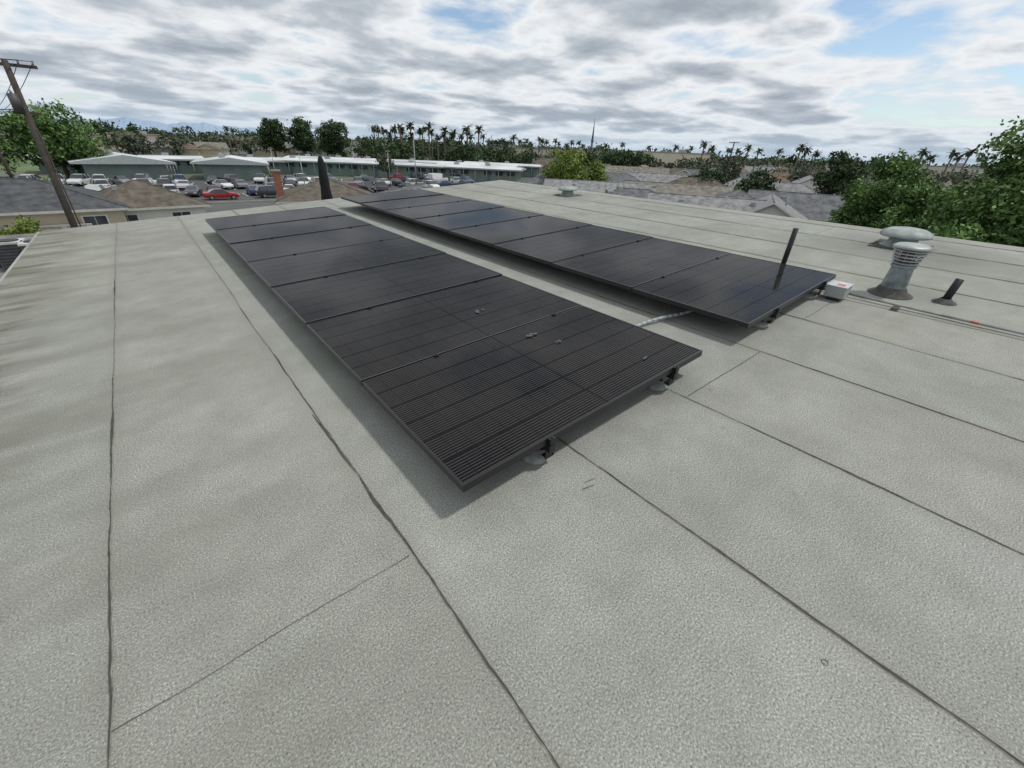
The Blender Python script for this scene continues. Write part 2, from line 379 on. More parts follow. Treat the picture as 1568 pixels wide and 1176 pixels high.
# ------------------------------------------------------------- cars
def car_mesh(kind,col):
    P=MS('car_paint_%.2f_%.2f_%.2f'%col,col,rough=.25,var=.04,spec=.6); TY=MS('tyre',(.02,.02,.02),rough=.85); HUB=MS('wheel_rim',(.35,.35,.36),rough=.35,metal=.6)
    RED=MS('tail_lamp',(.35,.02,.02),rough=.3); HL=MS('head_lamp',(.7,.7,.7),rough=.2)
    if kind=='sedan': st=[(-2.28,.42,.70,.74,.78,.72),(-2.15,.28,.92,.98,.86,.70),(-1.55,.26,.93,1.02,.89,.66),(-.85,.26,.93,1.40,.90,.58),(.20,.26,.92,1.43,.90,.58),(1.05,.26,.90,.98,.89,.68),(1.95,.26,.80,.84,.86,.70),(2.25,.40,.58,.62,.74,.66)];gl=(2,3,4)
    elif kind=='suv': st=[(-2.25,.45,1.0,1.05,.84,.74),(-2.15,.32,1.05,1.12,.90,.74),(-1.85,.32,1.05,1.66,.92,.64),(-.85,.32,1.05,1.72,.93,.64),(.35,.32,1.04,1.70,.93,.63),(1.05,.32,1.02,1.12,.92,.72),(1.98,.32,.95,1.0,.88,.76),(2.25,.45,.72,.76,.78,.70)];gl=(1,2,3,4)
    elif kind=='van': st=[(-2.6,.45,1.0,1.9,.92,.80),(-2.5,.32,1.05,2.02,.96,.80),(-1.2,.32,1.05,2.05,.97,.80),(.6,.32,1.05,2.02,.97,.80),(1.3,.32,1.04,1.9,.96,.76),(1.95,.32,1.02,1.15,.94,.76),(2.45,.35,.9,.95,.9,.8),(2.6,.45,.7,.75,.82,.75)];gl=(3,4)
    else: st=[(-2.7,.5,1.0,1.02,.92,.90),(-2.65,.45,1.02,1.04,.95,.92),(-.75,.42,1.02,1.04,.96,.92),(-.7,.42,1.02,1.70,.96,.68),(.45,.42,1.02,1.74,.96,.68),(1.15,.42,1.02,1.10,.95,.75),(2.4,.42,.98,1.02,.92,.80),(2.65,.5,.8,.84,.86,.80)];gl=(3,4)
    c=MB()
    for i in range(len(st)-1):
        a,b2=st[i],st[i+1]
        def ring(q): x,zb,zs,zt,w,wt=q; return [(x,-w*.96,zb),(x,-w,zs*.75),(x,-w*.97,zs),(x,-wt,zt),(x,wt,zt),(x,w*.97,zs),(x,w,zs*.75),(x,w*.96,zb)]
        A,B=ring(a),ring(b2)
        for j in range(7):
            mt=P
            if i in gl and j in (2,4): mt=GLASS
            if i in gl and j==3 and abs(a[3]-b2[3])>.2: mt=GLASS
            c.face([A[j],B[j],B[j+1],A[j+1]][::-1],mt,sm=False)
        c.face([A[7],B[7],B[0],A[0]][::-1],TY)
    for q,flip in ((st[0],0),(st[-1],1)):
        x,zb,zs,zt,w,wt=q; pts=[(x,-w*.96,zb),(x,-w,zs*.75),(x,-w*.97,zs),(x,-wt,zt),(x,wt,zt),(x,w*.97,zs),(x,w,zs*.75),(x,w*.96,zb)]
        c.face(pts if flip else pts[::-1],P)
    Lh=st[-1][0]
    for x in (-Lh*.6,Lh*.62):
        for sg in(-1,1):
            c.cyl((x,sg*.70,.33),(x,sg*.93,.33),.33,.33,TY,16); c.cyl((x,sg*.93,.33),(x,sg*.94,.33),.19,.19,HUB,12)
    for sg in(-1,1):
        c.box((-Lh-.0+.03,sg*.62,st[0][2]-.02),(.1,.28,.13),RED); c.box((Lh-.05,sg*.55,.64),(.16,.3,.11),HL)
        c.box((.85 if kind!='pickup' else .95,sg*1.0,.98),(.12,.16,.11),P)
        for k in gl[:-1]:
            q=st[k]; c.cyl((q[0]+.0,sg*q[4]*.98,q[2]),(q[0],sg*(q[5]+.01),q[3]),.035,.03,P,4)
    c.box((-Lh-.01,0,.62),(.03,.5,.12),WHITE)
    return c.mesh('car_'+kind)
cols=[(.62,.62,.62),(.65,.65,.64),(.70,.70,.69),(.03,.03,.035),(.05,.05,.055),(.22,.23,.24),(.30,.02,.02),(.04,.07,.16),(.38,.39,.40),(.12,.12,.13)]
cms={}
rc=random.Random(11)
def car(x,y,ang,kind=None,col=None):
    kind=kind or rc.choice(['sedan','suv','sedan','suv','pickup']); col=col or rc.choice(cols)
    if (kind,col) not in cms: cms[(kind,col)]=car_mesh(kind,col)
    nm={'sedan':'parked_car','suv':'parked_suv','van':'parked_van','pickup':'parked_pickup_truck'}[kind]
    add(nm,cms[(kind,col)],mw=Matrix.Translation((x,y,GZ+.01))@Matrix.Rotation(math.radians(ang),4,'Z'))
for yy in (84.5,95.5,106.0):
    for k in range(44):
        x=-42+k*2.75+1.375
        az=math.degrees(math.atan2(x,yy))
        if az<-9 or az>34: continue
        if rc.random()<(.22 if az<14 else .38): continue
        car(x,yy+rc.uniform(-.3,.3),rc.choice([90,-90])+rc.choice([0,0,18,-18])+rc.uniform(-3,3))
for (x,y,a,kd,cl) in ((-6.2,78.5,2,'sedan',(.62,.62,.62)),(-1.5,79,5,'suv',(.22,.23,.24)),(9,79,0,'sedan',(.30,.02,.02)),(16,79.5,3,'suv',(.03,.03,.035)),(4,101,0,'pickup',(.70,.70,.69)),(59,101,10,'van',(.70,.70,.69)),(47,90,0,'suv',(.65,.65,.64)),(53,88,0,'sedan',(.04,.07,.16))): car(x,y,a,kd,cl)

# ------------------------------------------------------------- buildings
def roof_shingle(name,c): return MS(name,c,rough=.95,scale=1.6,var=.33,spec=.1)
SH=[roof_shingle('shingles_brown',(.125,.110,.09)),roof_shingle('shingles_grey',(.14,.143,.148)),roof_shingle('shingles_tan',(.20,.185,.16)),roof_shingle('shingles_lt_grey',(.23,.23,.23)),roof_shingle('shingles_red_brown',(.17,.125,.10)),roof_shingle('shingles_charcoal',(.085,.088,.094))]
WL=[MS('wall_cream',(.50,.44,.33),scale=.8,var=.08),MS('wall_white',(.66,.65,.62),scale=.8,var=.06),MS('wall_tan',(.40,.34,.27),scale=.8,var=.08),MS('wall_grey',(.36,.37,.37),scale=.8,var=.08)]
def house_mb(m,cx,cy,w,d,h,rh,ang,roof,wall,kind='hip',chim=None,ov=.45,detail=True):
    T=Matrix.Translation((cx,cy,GZ))@Matrix.Rotation(math.radians(ang),4,'Z')
    def F(pts,mat): m.face([T@Vector(q) for q in pts],mat)
    x,y=w/2,d/2
    for a,b2 in (((-x,-y),(x,-y)),((x,-y),(x,y)),((x,y),(-x,y)),((-x,y),(-x,-y))):
        F([(a[0],a[1],0),(b2[0],b2[1],0),(b2[0],b2[1],h),(a[0],a[1],h)],wall)
    X,Y=x+ov,y+ov; hb=h-.1
    if w>=d: r=X-(Y if kind=='hip' else 0); R1=(-r,0,h+rh);R2=(r,0,h+rh)
    else: r=Y-(X if kind=='hip' else 0); R1=(0,-r,h+rh);R2=(0,r,h+rh)
    c=[(-X,-Y,hb),(X,-Y,hb),(X,Y,hb),(-X,Y,hb)]
    if w>=d:
        F([c[0],c[1],R2,R1],roof);F([c[2],c[3],R1,R2],roof)
        if kind=='hip': F([c[1],c[2],R2],roof);F([c[3],c[0],R1],roof)
        else:
            F([(x,-y,h),(x,y,h),(x,0,h+rh*.9)],wall);F([(-x,y,h),(-x,-y,h),(-x,0,h+rh*.9)],wall)
            for sg in (-1,1):
                for sx in(-1,1): F([(sg*X,sx*Y,hb-.16),(sg*X,0,h+rh-.16),(sg*X,0,h+rh+.02),(sg*X,sx*Y,hb+.02)],TRIM)
    else:
        F([c[1],c[2],R2,R1],roof);F([c[3],c[0],R1,R2],roof)
        if kind=='hip': F([c[0],c[1],R1],roof);F([c[2],c[3],R2],roof)
        else:
            F([(-x,-y,h),(x,-y,h),(0,-y,h+rh*.9)],wall);F([(x,y,h),(-x,y,h),(0,y,h+rh*.9)],wall)
            for sg in (-1,1):
                for sx in(-1,1): F([(sx*X,sg*Y,hb-.16),(0,sg*Y,h+rh-.16),(0,sg*Y,h+rh+.02),(sx*X,sg*Y,hb+.02)],WHITE)
    for i in range(4):
        a,b2=c[i],c[(i+1)%4]
        if kind!='hip' and ((w>=d and i in(1,3)) or (w<d and i in(0,2))): continue
        F([(a[0],a[1],hb-.18),(b2[0],b2[1],hb-.18),(b2[0],b2[1],hb+.005),(a[0],a[1],hb+.005)],TRIM)
    F([(-X,-Y,hb-.18),(-X,Y,hb-.18),(X,Y,hb-.18),(X,-Y,hb-.18)],TRIM)
    if detail:
        m.cyl(T@Vector(R1),T@Vector(R2),.07,.07,roof,6)
        if kind=='hip':
            for ci,RR in ((0,R1),(1,R2 if w>=d else R1),(2,R2),(3,R1 if w>=d else R2)): m.cyl(T@Vector(c[ci]),T@Vector(RR),.06,.06,roof,6)
        def win(px,py,dx,dy,ww,hh,z):
            if dx==0:
                m.box((px,py+dy*.03,z),(ww+.16,.06,hh+.16),WHITE,M4=T); m.box((px-ww/4,py+dy*.065,z),(ww/2-.04,.02,hh),GLASS,M4=T); m.box((px+ww/4,py+dy*.065,z),(ww/2-.04,.02,hh),GLASS,M4=T)
            else:
                m.box((px+dx*.03,py,z),(.06,ww+.16,hh+.16),WHITE,M4=T); m.box((px+dx*.065,py,z),(.02,ww-.06,hh),GLASS,M4=T)
        nx=max(1,int(w/3.6))
        for k in range(nx):
            px=-x+w*(k+.5)/nx
            if k==nx//2 and nx>2: m.box((px,-y-.03,1.05),(1.0,.06,2.1),WOOD,M4=T)
            else: win(px,-y,0,-1,1.4,1.1,h-1.2)
            win(px,y,0,1,1.4,1.1,h-1.2)
        ny=max(1,int(d/4))
        for k in range(ny):
            py=-y+d*(k+.5)/ny; win(x,py,1,0,1.3,1.0,h-1.2); win(-x,py,-1,0,1.3,1.0,h-1.2)
    if chim:
        BR=MS('brick',(.28,.12,.08),scale=8,var=.3)
        m.box((chim[0],chim[1],(h+rh+.9)/2),(.75,.6,h+rh+.9),BR,M4=T); m.box((chim[0],chim[1],h+rh+.95),(.9,.75,.12),CONC,M4=T)
    m.cyl(T@Vector((w*.18,d*.12,h+rh*.5)),T@Vector((w*.18,d*.12,h+rh*1.05)),.07,.07,GALV,6)
    m.box((-w*.22,-d*.14,h+rh*.72),(.4,.4,.35),GALV,M4=T)
def house(name,az,dist,*a,**k):
    m=MB(); q=polar(az,dist); house_mb(m,q.x,q.y,*a,**k); m.obj(name)
house('stucco_house',-10.3,53,15,9,3.0,1.75,4,SH[5],WL[0],'hip')
house('detached_garage',-.25,54,7.8,7.4,2.7,1.75,8,SH[0],WL[1],'hip')
house('bungalow_house',17.2,56.5,10.0,9.0,2.7,1.6,-14,SH[0],WL[0],'hip',chim=(-4.9,-1))
house('bungalow_house',27.5,60,8.0,7.0,2.5,1.1,-14,SH[1],WL[3],'hip')
# garden wall between the left house and the garage
m=MB(); FW=MS('block_wall',(.36,.34,.31),rough=.9,scale=2); m.box((-6.2,47.5,GZ+.9),(4.6,.2,1.8),FW); m.box((-6.2,47.5,GZ+1.84),(4.7,.28,.08),CONC)
for k in range(4): m.box((-8.4+k*1.47,47.5,GZ+.95),(.32,.32,1.9),FW)
m.obj('garden_wall')
for (az,d,w,dd,rh,ang,rf,wl,kd) in ((50,66,14,9,1.9,-50,3,0,'gable'),(54.8,56,12,9,1.9,-55,1,1,'hip'),(59.5,70,14,9,2.0,-60,2,2,'gable'),(63.0,52,11,8,1.9,-60,3,1,'gable'),(66.4,64,12,9,2.0,30,1,3,'hip'),(69.8,53,7.5,11,2.2,-68,3,1,'gable'),(73.2,66,13,9,2.1,-70,1,2,'gable'),(77,68,12,9,1.9,-75,1,0,'hip'),
        (52,92,14,9,2.1,-50,1,0,'hip'),(57,96,15,9,2.2,-52,3,2,'gable'),(61.6,88,14,9,2.2,-62,0,0,'hip'),(66.5,94,9,14,2.2,-60,3,1,'gable'),(70.5,90,14,9,2.2,-70,3,2,'hip'),(75,100,9,14,2.1,-74,3,0,'gable'),(45,88,12,8,1.6,-44,1,0,'hip'),
        (54.5,122,15,10,2.6,-50,2,0,'gable'),(59.3,126,10,15,2.6,-50,0,1,'gable'),(64,120,15,10,2.6,-60,1,2,'gable'),(68.4,124,15,10,2.6,-66,4,0,'hip'),(72.6,122,10,15,2.6,-70,3,1,'gable')):
    house('suburban_house',az,d,w,dd,2.7,rh,ang,SH[rf],WL[wl],kd,chim=(w*.3,0) if random.random()<.2 else None)
SWALL=MS('school_wall_green',(.20,.26,.23),scale=.5,var=.1); SRF=MS('white_roof_coating',(.54,.56,.57),rough=.9,scale=.12,var=.22,spec=.1); SFA=MS('school_fascia',(.36,.40,.40),rough=.7,var=.1)
def wing(cx,cy,w,d,h,ang,peak=.5,wall=None):
    wall=wall or SWALL
    m=MB(); T=Matrix.Translation((cx,cy,GZ))@Matrix.Rotation(math.radians(ang),4,'Z')
    m.box((0,0,h/2),(w,d,h),wall,M4=T)
    X,Y=w/2+1.2,d/2+1.6
    def F(p,mt): m.face([T@Vector(q) for q in p],mt)
    z0=h+.32; F([(-X,-Y,z0),(X,-Y,z0),(X,0,z0+peak),(-X,0,z0+peak)],SRF);F([(X,Y,z0),(-X,Y,z0),(-X,0,z0+peak),(X,0,z0+peak)],SRF)
    for sg in(-1,1):
        F([(-X,sg*Y,h),(X,sg*Y,h),(X,sg*Y,z0),(-X,sg*Y,z0)],SFA); F([(sg*X,-Y,h),(sg*X,Y,h),(sg*X,Y,z0),(sg*X,0,z0+peak),(sg*X,-Y,z0)],SFA)
    F([(-X,-Y,h),(-X,Y,h),(X,Y,h),(X,-Y,h)],SFA)
    n=int(w/3)
    for k in range(n):
        px=-w/2+w*(k+.5)/n
        for sg in(-1,1):
            if k%4!=3: m.box((px,sg*(d/2+.02),2.2),(2.0,.05,.9),GLASS,M4=T)
            if k%3==1: m.box((px,sg*(d/2+.05),1.05),(1.0,.06,2.1),MS('door_teal',(.10,.18,.19)),M4=T)
        m.cyl(T@Vector((px,-Y+.2,0)),T@Vector((px,-Y+.2,h)),.06,.06,TRIM,6)
    for k in range(int(w/9)):
        m.box((-w/2+4+k*9,1.5,z0+peak+.1),(1.3,1.2,.8),JB,M4=T)
    m.obj('school_building')
wing(-1.5,119,13,12,3.0,96,1.2); wing(-8,138,14,9,2.8,4,.5)
wing(17.5,120,13,11,3.0,80,1.0); wing(27.5,137,14,9,2.8,-10,.5); wing(8,139,10,8,2.8,0,.5)
wing(40,132,22,9,3.0,-30,.4); wing(58,118,22,9,3.0,-42,.4); wing(52,146,30,9,3.0,-30,.4); wing(74,104,22,9,3.0,-48,.4); wing(84,118,22,9,3.0,-48,.4); wing(70,136,26,9,3.0,-35,.4); wing(98,124,24,9,3.0,-48,.4)
def hall(az,d,w,dd,h,ang,col):
    m=MB(); q=polar(az,d); T=Matrix.Translation(q)@Matrix.Rotation(math.radians(ang),4,'Z')
    wl=MS('hall_wall_%.2f'%col[0],col,scale=.2,var=.06)
    m.box((0,0,h/2),(w,dd,h),wl,M4=T); m.box((0,0,h+.15),(w+.5,dd+.5,.3),CONC,M4=T)
    for k in range(int(w/6)): m.box((-w/2+3+k*6,-dd/2-.03,h*.45),(2.4,.06,h*.3),GLASS,M4=T)
    m.box((w*.2,0,h+.9),(3,2,1.2),JB,M4=T); m.obj('commercial_building')
hall(38,215,26,20,8.2,-38,(.62,.53,.41)); hall(57.7,220,30,30,8.9,-50,(.68,.60,.48)); hall(46,290,40,20,8.2,-46,(.60,.56,.48)); hall(82,260,30,18,8.2,-80,(.60,.57,.51)); hall(1,330,22,15,7,0,(.50,.40,.33)); hall(-3,300,16,15,6.5,0,(.48,.40,.34)); hall(11,340,24,15,7.5,-10,(.55,.47,.39)); hall(23.5,290,30,15,8,-23,(.58,.57,.55))
m=MB(); m.box((-9.0,27,GZ+1.7),(10,12,3.4),STUCCO); m.box((-9.0,27,GZ+3.45),(10.3,12.3,.10),MS('roof_gravel',(.20,.19,.17),scale=6)); m.obj('low_flat_building')
def ac(x,y):
    m=MB(); z=GZ+3.52
    m.box((x,y,z+.5),(.8,.8,.95),MS('ac_casing',(.07,.073,.078),rough=.6)); m.box((x,y,z+1.0),(.86,.86,.07),MS('ac_top',(.5,.5,.48)))
    m.lathe((x,y,z+1.04),[(.32,0),(.32,.03),(.30,.03),(.05,.05),(.001,.05)],BLKPL,16)
    for k in range(7): m.box((x,y-.405,z+.15+k*.11),(.7,.02,.012),BLKPL)
    m.obj('air_conditioner')
ac(-4.55,24.5); ac(-3.75,24.0); ac(-5.4,25.5)

# ------------------------------------------------------------- vegetation
def leaves_mesh(name,blobs,n,size,mat,clump=40):
    B=np.array(blobs,float); vol=(B[:,3]*B[:,4]*B[:,5])**.7; pr=vol/vol.sum()
    nc=max(4,n//clump); bi=rng.choice(len(B),nc,p=pr)
    u=rng.normal(size=(nc,3)); u/=np.linalg.norm(u,axis=1)[:,None]
    rad=rng.uniform(.45,1.05,nc)**.6
    cc=B[bi,:3]+u*B[bi,3:]*rad[:,None]
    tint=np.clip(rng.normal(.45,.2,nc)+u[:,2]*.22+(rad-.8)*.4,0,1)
    ci=rng.integers(0,nc,n); cs=np.mean(B[bi,3:],axis=1)[ci]*.22+size*.6
    P=cc[ci]+rng.normal(size=(n,3))*cs[:,None]*np.array([1,1,.7])*.75
    a=rng.normal(size=(n,3));a/=np.linalg.norm(a,axis=1)[:,None]
    b2=np.cross(a,rng.normal(size=(n,3)));b2/=np.linalg.norm(b2,axis=1)[:,None]
    sz=size*rng.uniform(.5,1.2,n)[:,None]
    V=np.empty((n,4,3)); V[:,0]=P-a*sz*.6; V[:,1]=P+b2*sz*.32; V[:,2]=P+a*sz*.6; V[:,3]=P-b2*sz*.32
    me=D.meshes.new(name); me.vertices.add(4*n); me.vertices.foreach_set('co',V.ravel())
    me.loops.add(4*n); me.loops.foreach_set('vertex_index',np.arange(4*n,dtype=np.int32))
    me.polygons.add(n); me.polygons.foreach_set('loop_start',np.arange(0,4*n,4,dtype=np.int32)); me.polygons.foreach_set('loop_total',np.full(n,4,dtype=np.int32))
    me.materials.append(mat); me.update(calc_edges=True)
    at=me.color_attributes.new('tint','FLOAT_COLOR','CORNER')
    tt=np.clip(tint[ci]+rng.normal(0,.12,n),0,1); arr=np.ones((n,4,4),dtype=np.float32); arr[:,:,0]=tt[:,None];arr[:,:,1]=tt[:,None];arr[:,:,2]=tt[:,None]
    at.data.foreach_set('color',arr.ravel()); return me
def tree(name,az,d,h,w,mat,n=4000,size=.5,seed=0,base=.25,nb=9,tall=1.0):
    r=random.Random(seed); q=polar(az,d)
    m=MB(); tr=h*.028+.06
    m.cyl((0,0,0),(0,0,h*.35),tr,tr*.75,BARK,9,False); m.cyl((0,0,h*.35),(r.uniform(-.2,.2),r.uniform(-.2,.2),h*.8),tr*.75,tr*.2,BARK,7,False)
    blobs=[]
    for k in range(nb):
        w_=k/nb*6.283*2.4+r.uniform(-.4,.4); zz=h*(base+(1-base)*(.12+.74*(k+.5)/nb)); 
        prof=math.sin(math.pi*min(.97,max(.12,((zz/h)-base)/(1-base)*.82+.12)))**.6
        rr=w/2*prof*r.uniform(.35,.62); cx,cy=rr*math.cos(w_),rr*math.sin(w_)
        br=w/2*r.uniform(.34,.52)*max(.45,prof)
        blobs.append((cx,cy,zz,br,br,br*.75*tall))
        m.cyl((0,0,h*.28+k*h*.03),(cx,cy,zz),tr*.4,tr*.1,BARK,5,False)
    blobs.append((0,0,h*(.90-.1),w*.2,w*.2,h*.12)); blobs.append((0,0,h*(base+.4*(1-base)),w*.3,w*.3,h*.2))
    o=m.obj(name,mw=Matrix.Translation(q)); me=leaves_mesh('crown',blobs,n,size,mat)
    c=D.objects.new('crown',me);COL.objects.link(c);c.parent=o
    return o
tree('broadleaf_tree',-4.7,118,11.3,15.5,LEAF_MD,9000,.6,1,.18,14)
tree('broadleaf_tree',-9.5,112,8,9,LEAF_MD,4000,.6,2,.2)
tree('broadleaf_tree',-9.3,42,3.4,3.2,LEAF_YL,3500,.22,71,.08)
for az,h,w,sd in ((12.6,16.2,13,3),(15.6,16.8,12,4),(18.7,16.4,15,5)): tree('broadleaf_tree',az,230,h,w,LEAF_DK,6000,.9,sd,.12,12)
tree('broadleaf_tree',46.2,86,8.4,10.5,LEAF_YL,9000,.42,6,.1,13); tree('broadleaf_tree',49.6,90,7.2,6,LEAF_YL,4000,.42,7,.1)
for az,d,h,w,sd in ((51.2,140,9.1,9,8),(53.2,140,9.4,10,9),(55.0,145,8.9,8,10),(48.5,160,8.2,8,11)): tree('broadleaf_tree',az,d,h,w,LEAF_DK,4500,.6,sd,.1,11)
tree('pine_tree',74.6,80,10.4,5.2,LEAF_DK,6500,.38,12,.1,14,1.2); tree('pine_tree',76.0,84,9.6,4.6,LEAF_DK,5000,.38,13,.1,12,1.2)
tree('broadleaf_tree',79.3,43,9.7,4.6,LEAF_MD,16000,.24,14,.08,16,1.5)
tree('broadleaf_tree',77.3,46,7.6,3.6,LEAF_MD,8000,.24,15,.08,13,1.3)
tree('broadleaf_tree',81.8,40,7.9,4.2,LEAF_MD,10000,.24,16,.08,13,1.3)
tree('broadleaf_tree',84.4,36,7.9,4.6,LEAF_MD,11000,.24,17,.08,13,1.3)
tree('broadleaf_tree',88.0,32,10.8,5.6,LEAF_MD,20000,.22,18,.06,18,1.5)
tree('broadleaf_tree',92.0,30,11.0,5.8,LEAF_MD,14000,.22,19,.06,15,1.4)
tree('broadleaf_tree',86,27,6.6,3.6,LEAF_MD,8000,.2,20,.06,12,1.2)
tree('broadleaf_tree',24.3,112,6.5,5.5,LEAF_GR,1600,.4,21,.3)
tree('broadleaf_tree',62.5,90,6.8,6.5,LEAF_DK,3500,.5,22,.1)
tree('broadleaf_tree',68.0,82,7.0,6,LEAF_DK,3500,.5,24,.1)
tree('broadleaf_tree',64.6,118,8.6,7,LEAF_GR,3000,.5,23,.1)
def mass(name,lst,mat,n,size):
    bl=[]
    for (az,d,h,w) in lst:
        q=polar(az,d)
        for k in range(4):
            ox,oy=random.uniform(-.3,.3)*w,random.uniform(-.3,.3)*w; zz=h*random.uniform(.35,.8)
            bl.append((q.x+ox,q.y+oy,GZ+zz,w*.32,w*.32,min(h-zz,h*.3)+.1))
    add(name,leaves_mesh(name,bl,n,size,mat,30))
random.seed(21)
mass('distant_trees',[(random.uniform(22,44),random.uniform(165,210),random.uniform(7.0,10.0),random.uniform(8,13)) for _ in range(40)],LEAF_DK,15000,1.1)
mass('distant_trees',[(random.uniform(42,98),random.uniform(140,260),random.uniform(5,9.6),random.uniform(6,11)) for _ in range(85)],LEAF_GR,20000,1.1)
mass('distant_trees',[(random.uniform(-14,26),random.uniform(240,300),random.uniform(5,9),random.uniform(8,13)) for _ in range(30)],LEAF_GR,8000,1.3)
mass('distant_trees',[(random.uniform(-14,50),random.uniform(300,700),random.uniform(6,12),random.uniform(10,22)) for _ in range(160)],LEAF_GR,26000,2.2)
mass('distant_trees',[(random.uniform(-14,100),random.uniform(300,900),random.uniform(7,12.5),random.uniform(12,26)) for _ in range(320)],LEAF_DK,42000,2.4)
mass('garden_shrubs',[(random.uniform(48,80),random.uniform(48,115),random.uniform(2.5,4.2),random.uniform(2.5,5)) for _ in range(40)],LEAF_MD,11000,.45)
mass('garden_shrubs',[(random.uniform(-13,-6),random.uniform(60,75),random.uniform(2,4),random.uniform(3,6)) for _ in range(8)],LEAF_MD,3000,.4)
m=MB(); random.seed(31)
for k in range(170):
    az=random.uniform(-14,22) if k<60 else random.uniform(42,98); d=random.uniform(240,420) if k<60 else random.uniform(135,420)
    q=polar(az,d); house_mb(m,q.x,q.y,random.uniform(12,18),9,2.9,random.uniform(1.8,2.6),random.choice([-az,90-az])+random.uniform(-10,10),random.choice(SH[:5]),random.choice(WL),random.choice(['hip','gable']),detail=False)
m.obj('distant_houses')
def palm_mesh(h,seed):
    r=random.Random(seed); m=MB(); bx=r.uniform(-.3,.3)
    m.cyl((0,0,0),(bx*.5,0,h*.5),.26,.2,PALMBARK,8,False); m.cyl((bx*.5,0,h*.5),(bx,0,h-.9),.2,.17,PALMBARK,8,False)
    m.lathe((bx,0,h-1.9),[(.18,0),(.42,.35),(.5,.8),(.2,1.05)],PALMBARK,9)
    for k in range(26):
        w=k/26*6.283*5.2; el=r.uniform(-.55,1.25); L=r.uniform(1.5,2.2); pr=Vector((bx,0,h-.9)); dirv=Vector((math.cos(w)*math.cos(el),math.sin(w)*math.cos(el),math.sin(el)))
        side=Vector((-math.sin(w),math.cos(w),0)); wd=.06; t=r.uniform(.1,.9)
        for s_ in range(5):
            nx=pr+dirv*L/5; wn=(.26,.36,.34,.22,.04)[s_]
            m.face([pr-side*wd,pr+side*wd,nx+side*wn+Vector((0,0,-.12)),nx],LEAF_GR,(t,t,t)); m.face([pr+side*0,pr-side*wd,nx-side*wn+Vector((0,0,-.12)),nx],LEAF_GR,(t*.8,t*.8,t*.8))
            pr=nx;wd=wn; dirv=(dirv+Vector((0,0,-.26))).normalized()
    return m.mesh('palm_tree')
pms=[palm_mesh(12.0,k) for k in range(5)]
rp=random.Random(5)
def palm(az,d,h):
    k=h/12; add('palm_tree',rp.choice(pms),mw=Matrix.Translation(polar(az,d))@Matrix.Rotation(rp.uniform(0,6),4,'Z')@Matrix.Diagonal((max(.95,k)*1.1,max(.95,k)*1.1,k,1)))
for az in np.arange(23.2,35.5,.55): palm(az+rp.uniform(-.3,.3),rp.uniform(175,205),rp.uniform(11.0,14.8))
for az in np.arange(36,48.5,.7): palm(az+rp.uniform(-.3,.3),rp.uniform(230,290),rp.uniform(10.5,14))
for az,d,h in ((61.4,170,12.6),(62.3,180,11.5),(66.0,190,12.2),(67.0,200,11.4),(70.8,180,12.6),(71.4,190,12.0),(72.3,185,11),(80.6,190,12.8),(81.3,205,11.2),(82.6,200,12.9),(83.6,190,13),(83.1,210,11.5),(58.5,230,12),(60.2,240,12),(64,230,12),(65,220,11.5),(69,230,12),(78.6,230,11),(50.5,240,12),(52.4,250,12.5),(55.5,240,11.5),(8.6,260,12),(9.2,250,11)): palm(az,d,h)

# ------------------------------------------------------------- poles
def utility_pole(az,d,h,lean=0,tr=True,k=1.0):
    m=MB(); 
    m.cyl((0,0,0),(lean,0,h),.17*k,.11*k,WOOD,10)
    m.box((lean*.97,0,h-.15),(1.9,.10,.12),WOOD); m.box((lean*.9,0,h-1.9),(.9,.08,.10),WOOD)
    for q in(-.85,-.35,.4,.85): m.cyl((lean*.97+q,0,h-.08),(lean*.97+q,0,h+.08),.04,.025,CONC,8)
    if tr:
        m.cyl((lean*.9-.22,-.2,h-1.9),(lean*.9-.22,-.2,h-1.2),.17,.17,MS('transformer_grey',(.07,.07,.07),rough=.5),14)
        m.cyl((lean*.9-.22,-.2,h-1.2),(lean*.9-.22,-.2,h-1.05),.05,.03,CONC,8)
    m.tube([(lean*.5+.15,-.05,1),(lean*.8+.12,-.05,h-2.5)],.03,WOOD,6)
    return m.obj('utility_pole',mw=Matrix.Translation(polar(az,d))@Matrix.Rotation(math.radians(-az),4,'Z'))
utility_pole(-6.2,31,10.75,.40); utility_pole(64.4,105,11.0,0); utility_pole(-8.2,75,9.5,0,False)
m=MB(); WR=MS('wire',(.02,.02,.02))
def wire(a,b2,sag,r=.014):
    a=Vector(a);b2=Vector(b2);pts=[a.lerp(b2,k/14)-Vector((0,0,sag*4*(k/14)*(1-k/14))) for k in range(15)]; m.tube(pts,r,WR,4)
P1=polar(-5.4,31,3.8)
for k in(-.85,-.35,.4,.85):
    wire(P1+Vector((k,0,0)),polar(-8.2,75,GZ+9.5)+Vector((k,0,0)),.6); wire(P1+Vector((k,0,0)),(-32+k,8,3.6),.7)
wire(polar(-5.5,31,2.0),(-30,10,1.2),.6,.02)
m.obj('power_lines')
m=MB(); m.cyl((0,0,0),(0,0,8.9),.09,.06,GALV,10); m.tube([(0,0,8.8),(.5,0,9.1),(1.3,0,9.15)],.04,GALV,6); m.box((1.5,0,9.1),(.55,.22,.12),GALV); m.cyl((0,0,0),(0,0,.4),.2,.2,CONC,10)
m.obj('street_lamp',mw=Matrix.Translation(polar(27.6,92)))
for az,d,h in ((14.9,84,6.4),(12.2,118,6.2),(24.5,98,6.8)):
    m=MB(); m.cyl((0,0,0),(0,0,h),.08,.05,GALV,8); m.box((0,0,h),(.9,.25,.12),GALV); m.obj('street_lamp',mw=Matrix.Translation(polar(az,d)))
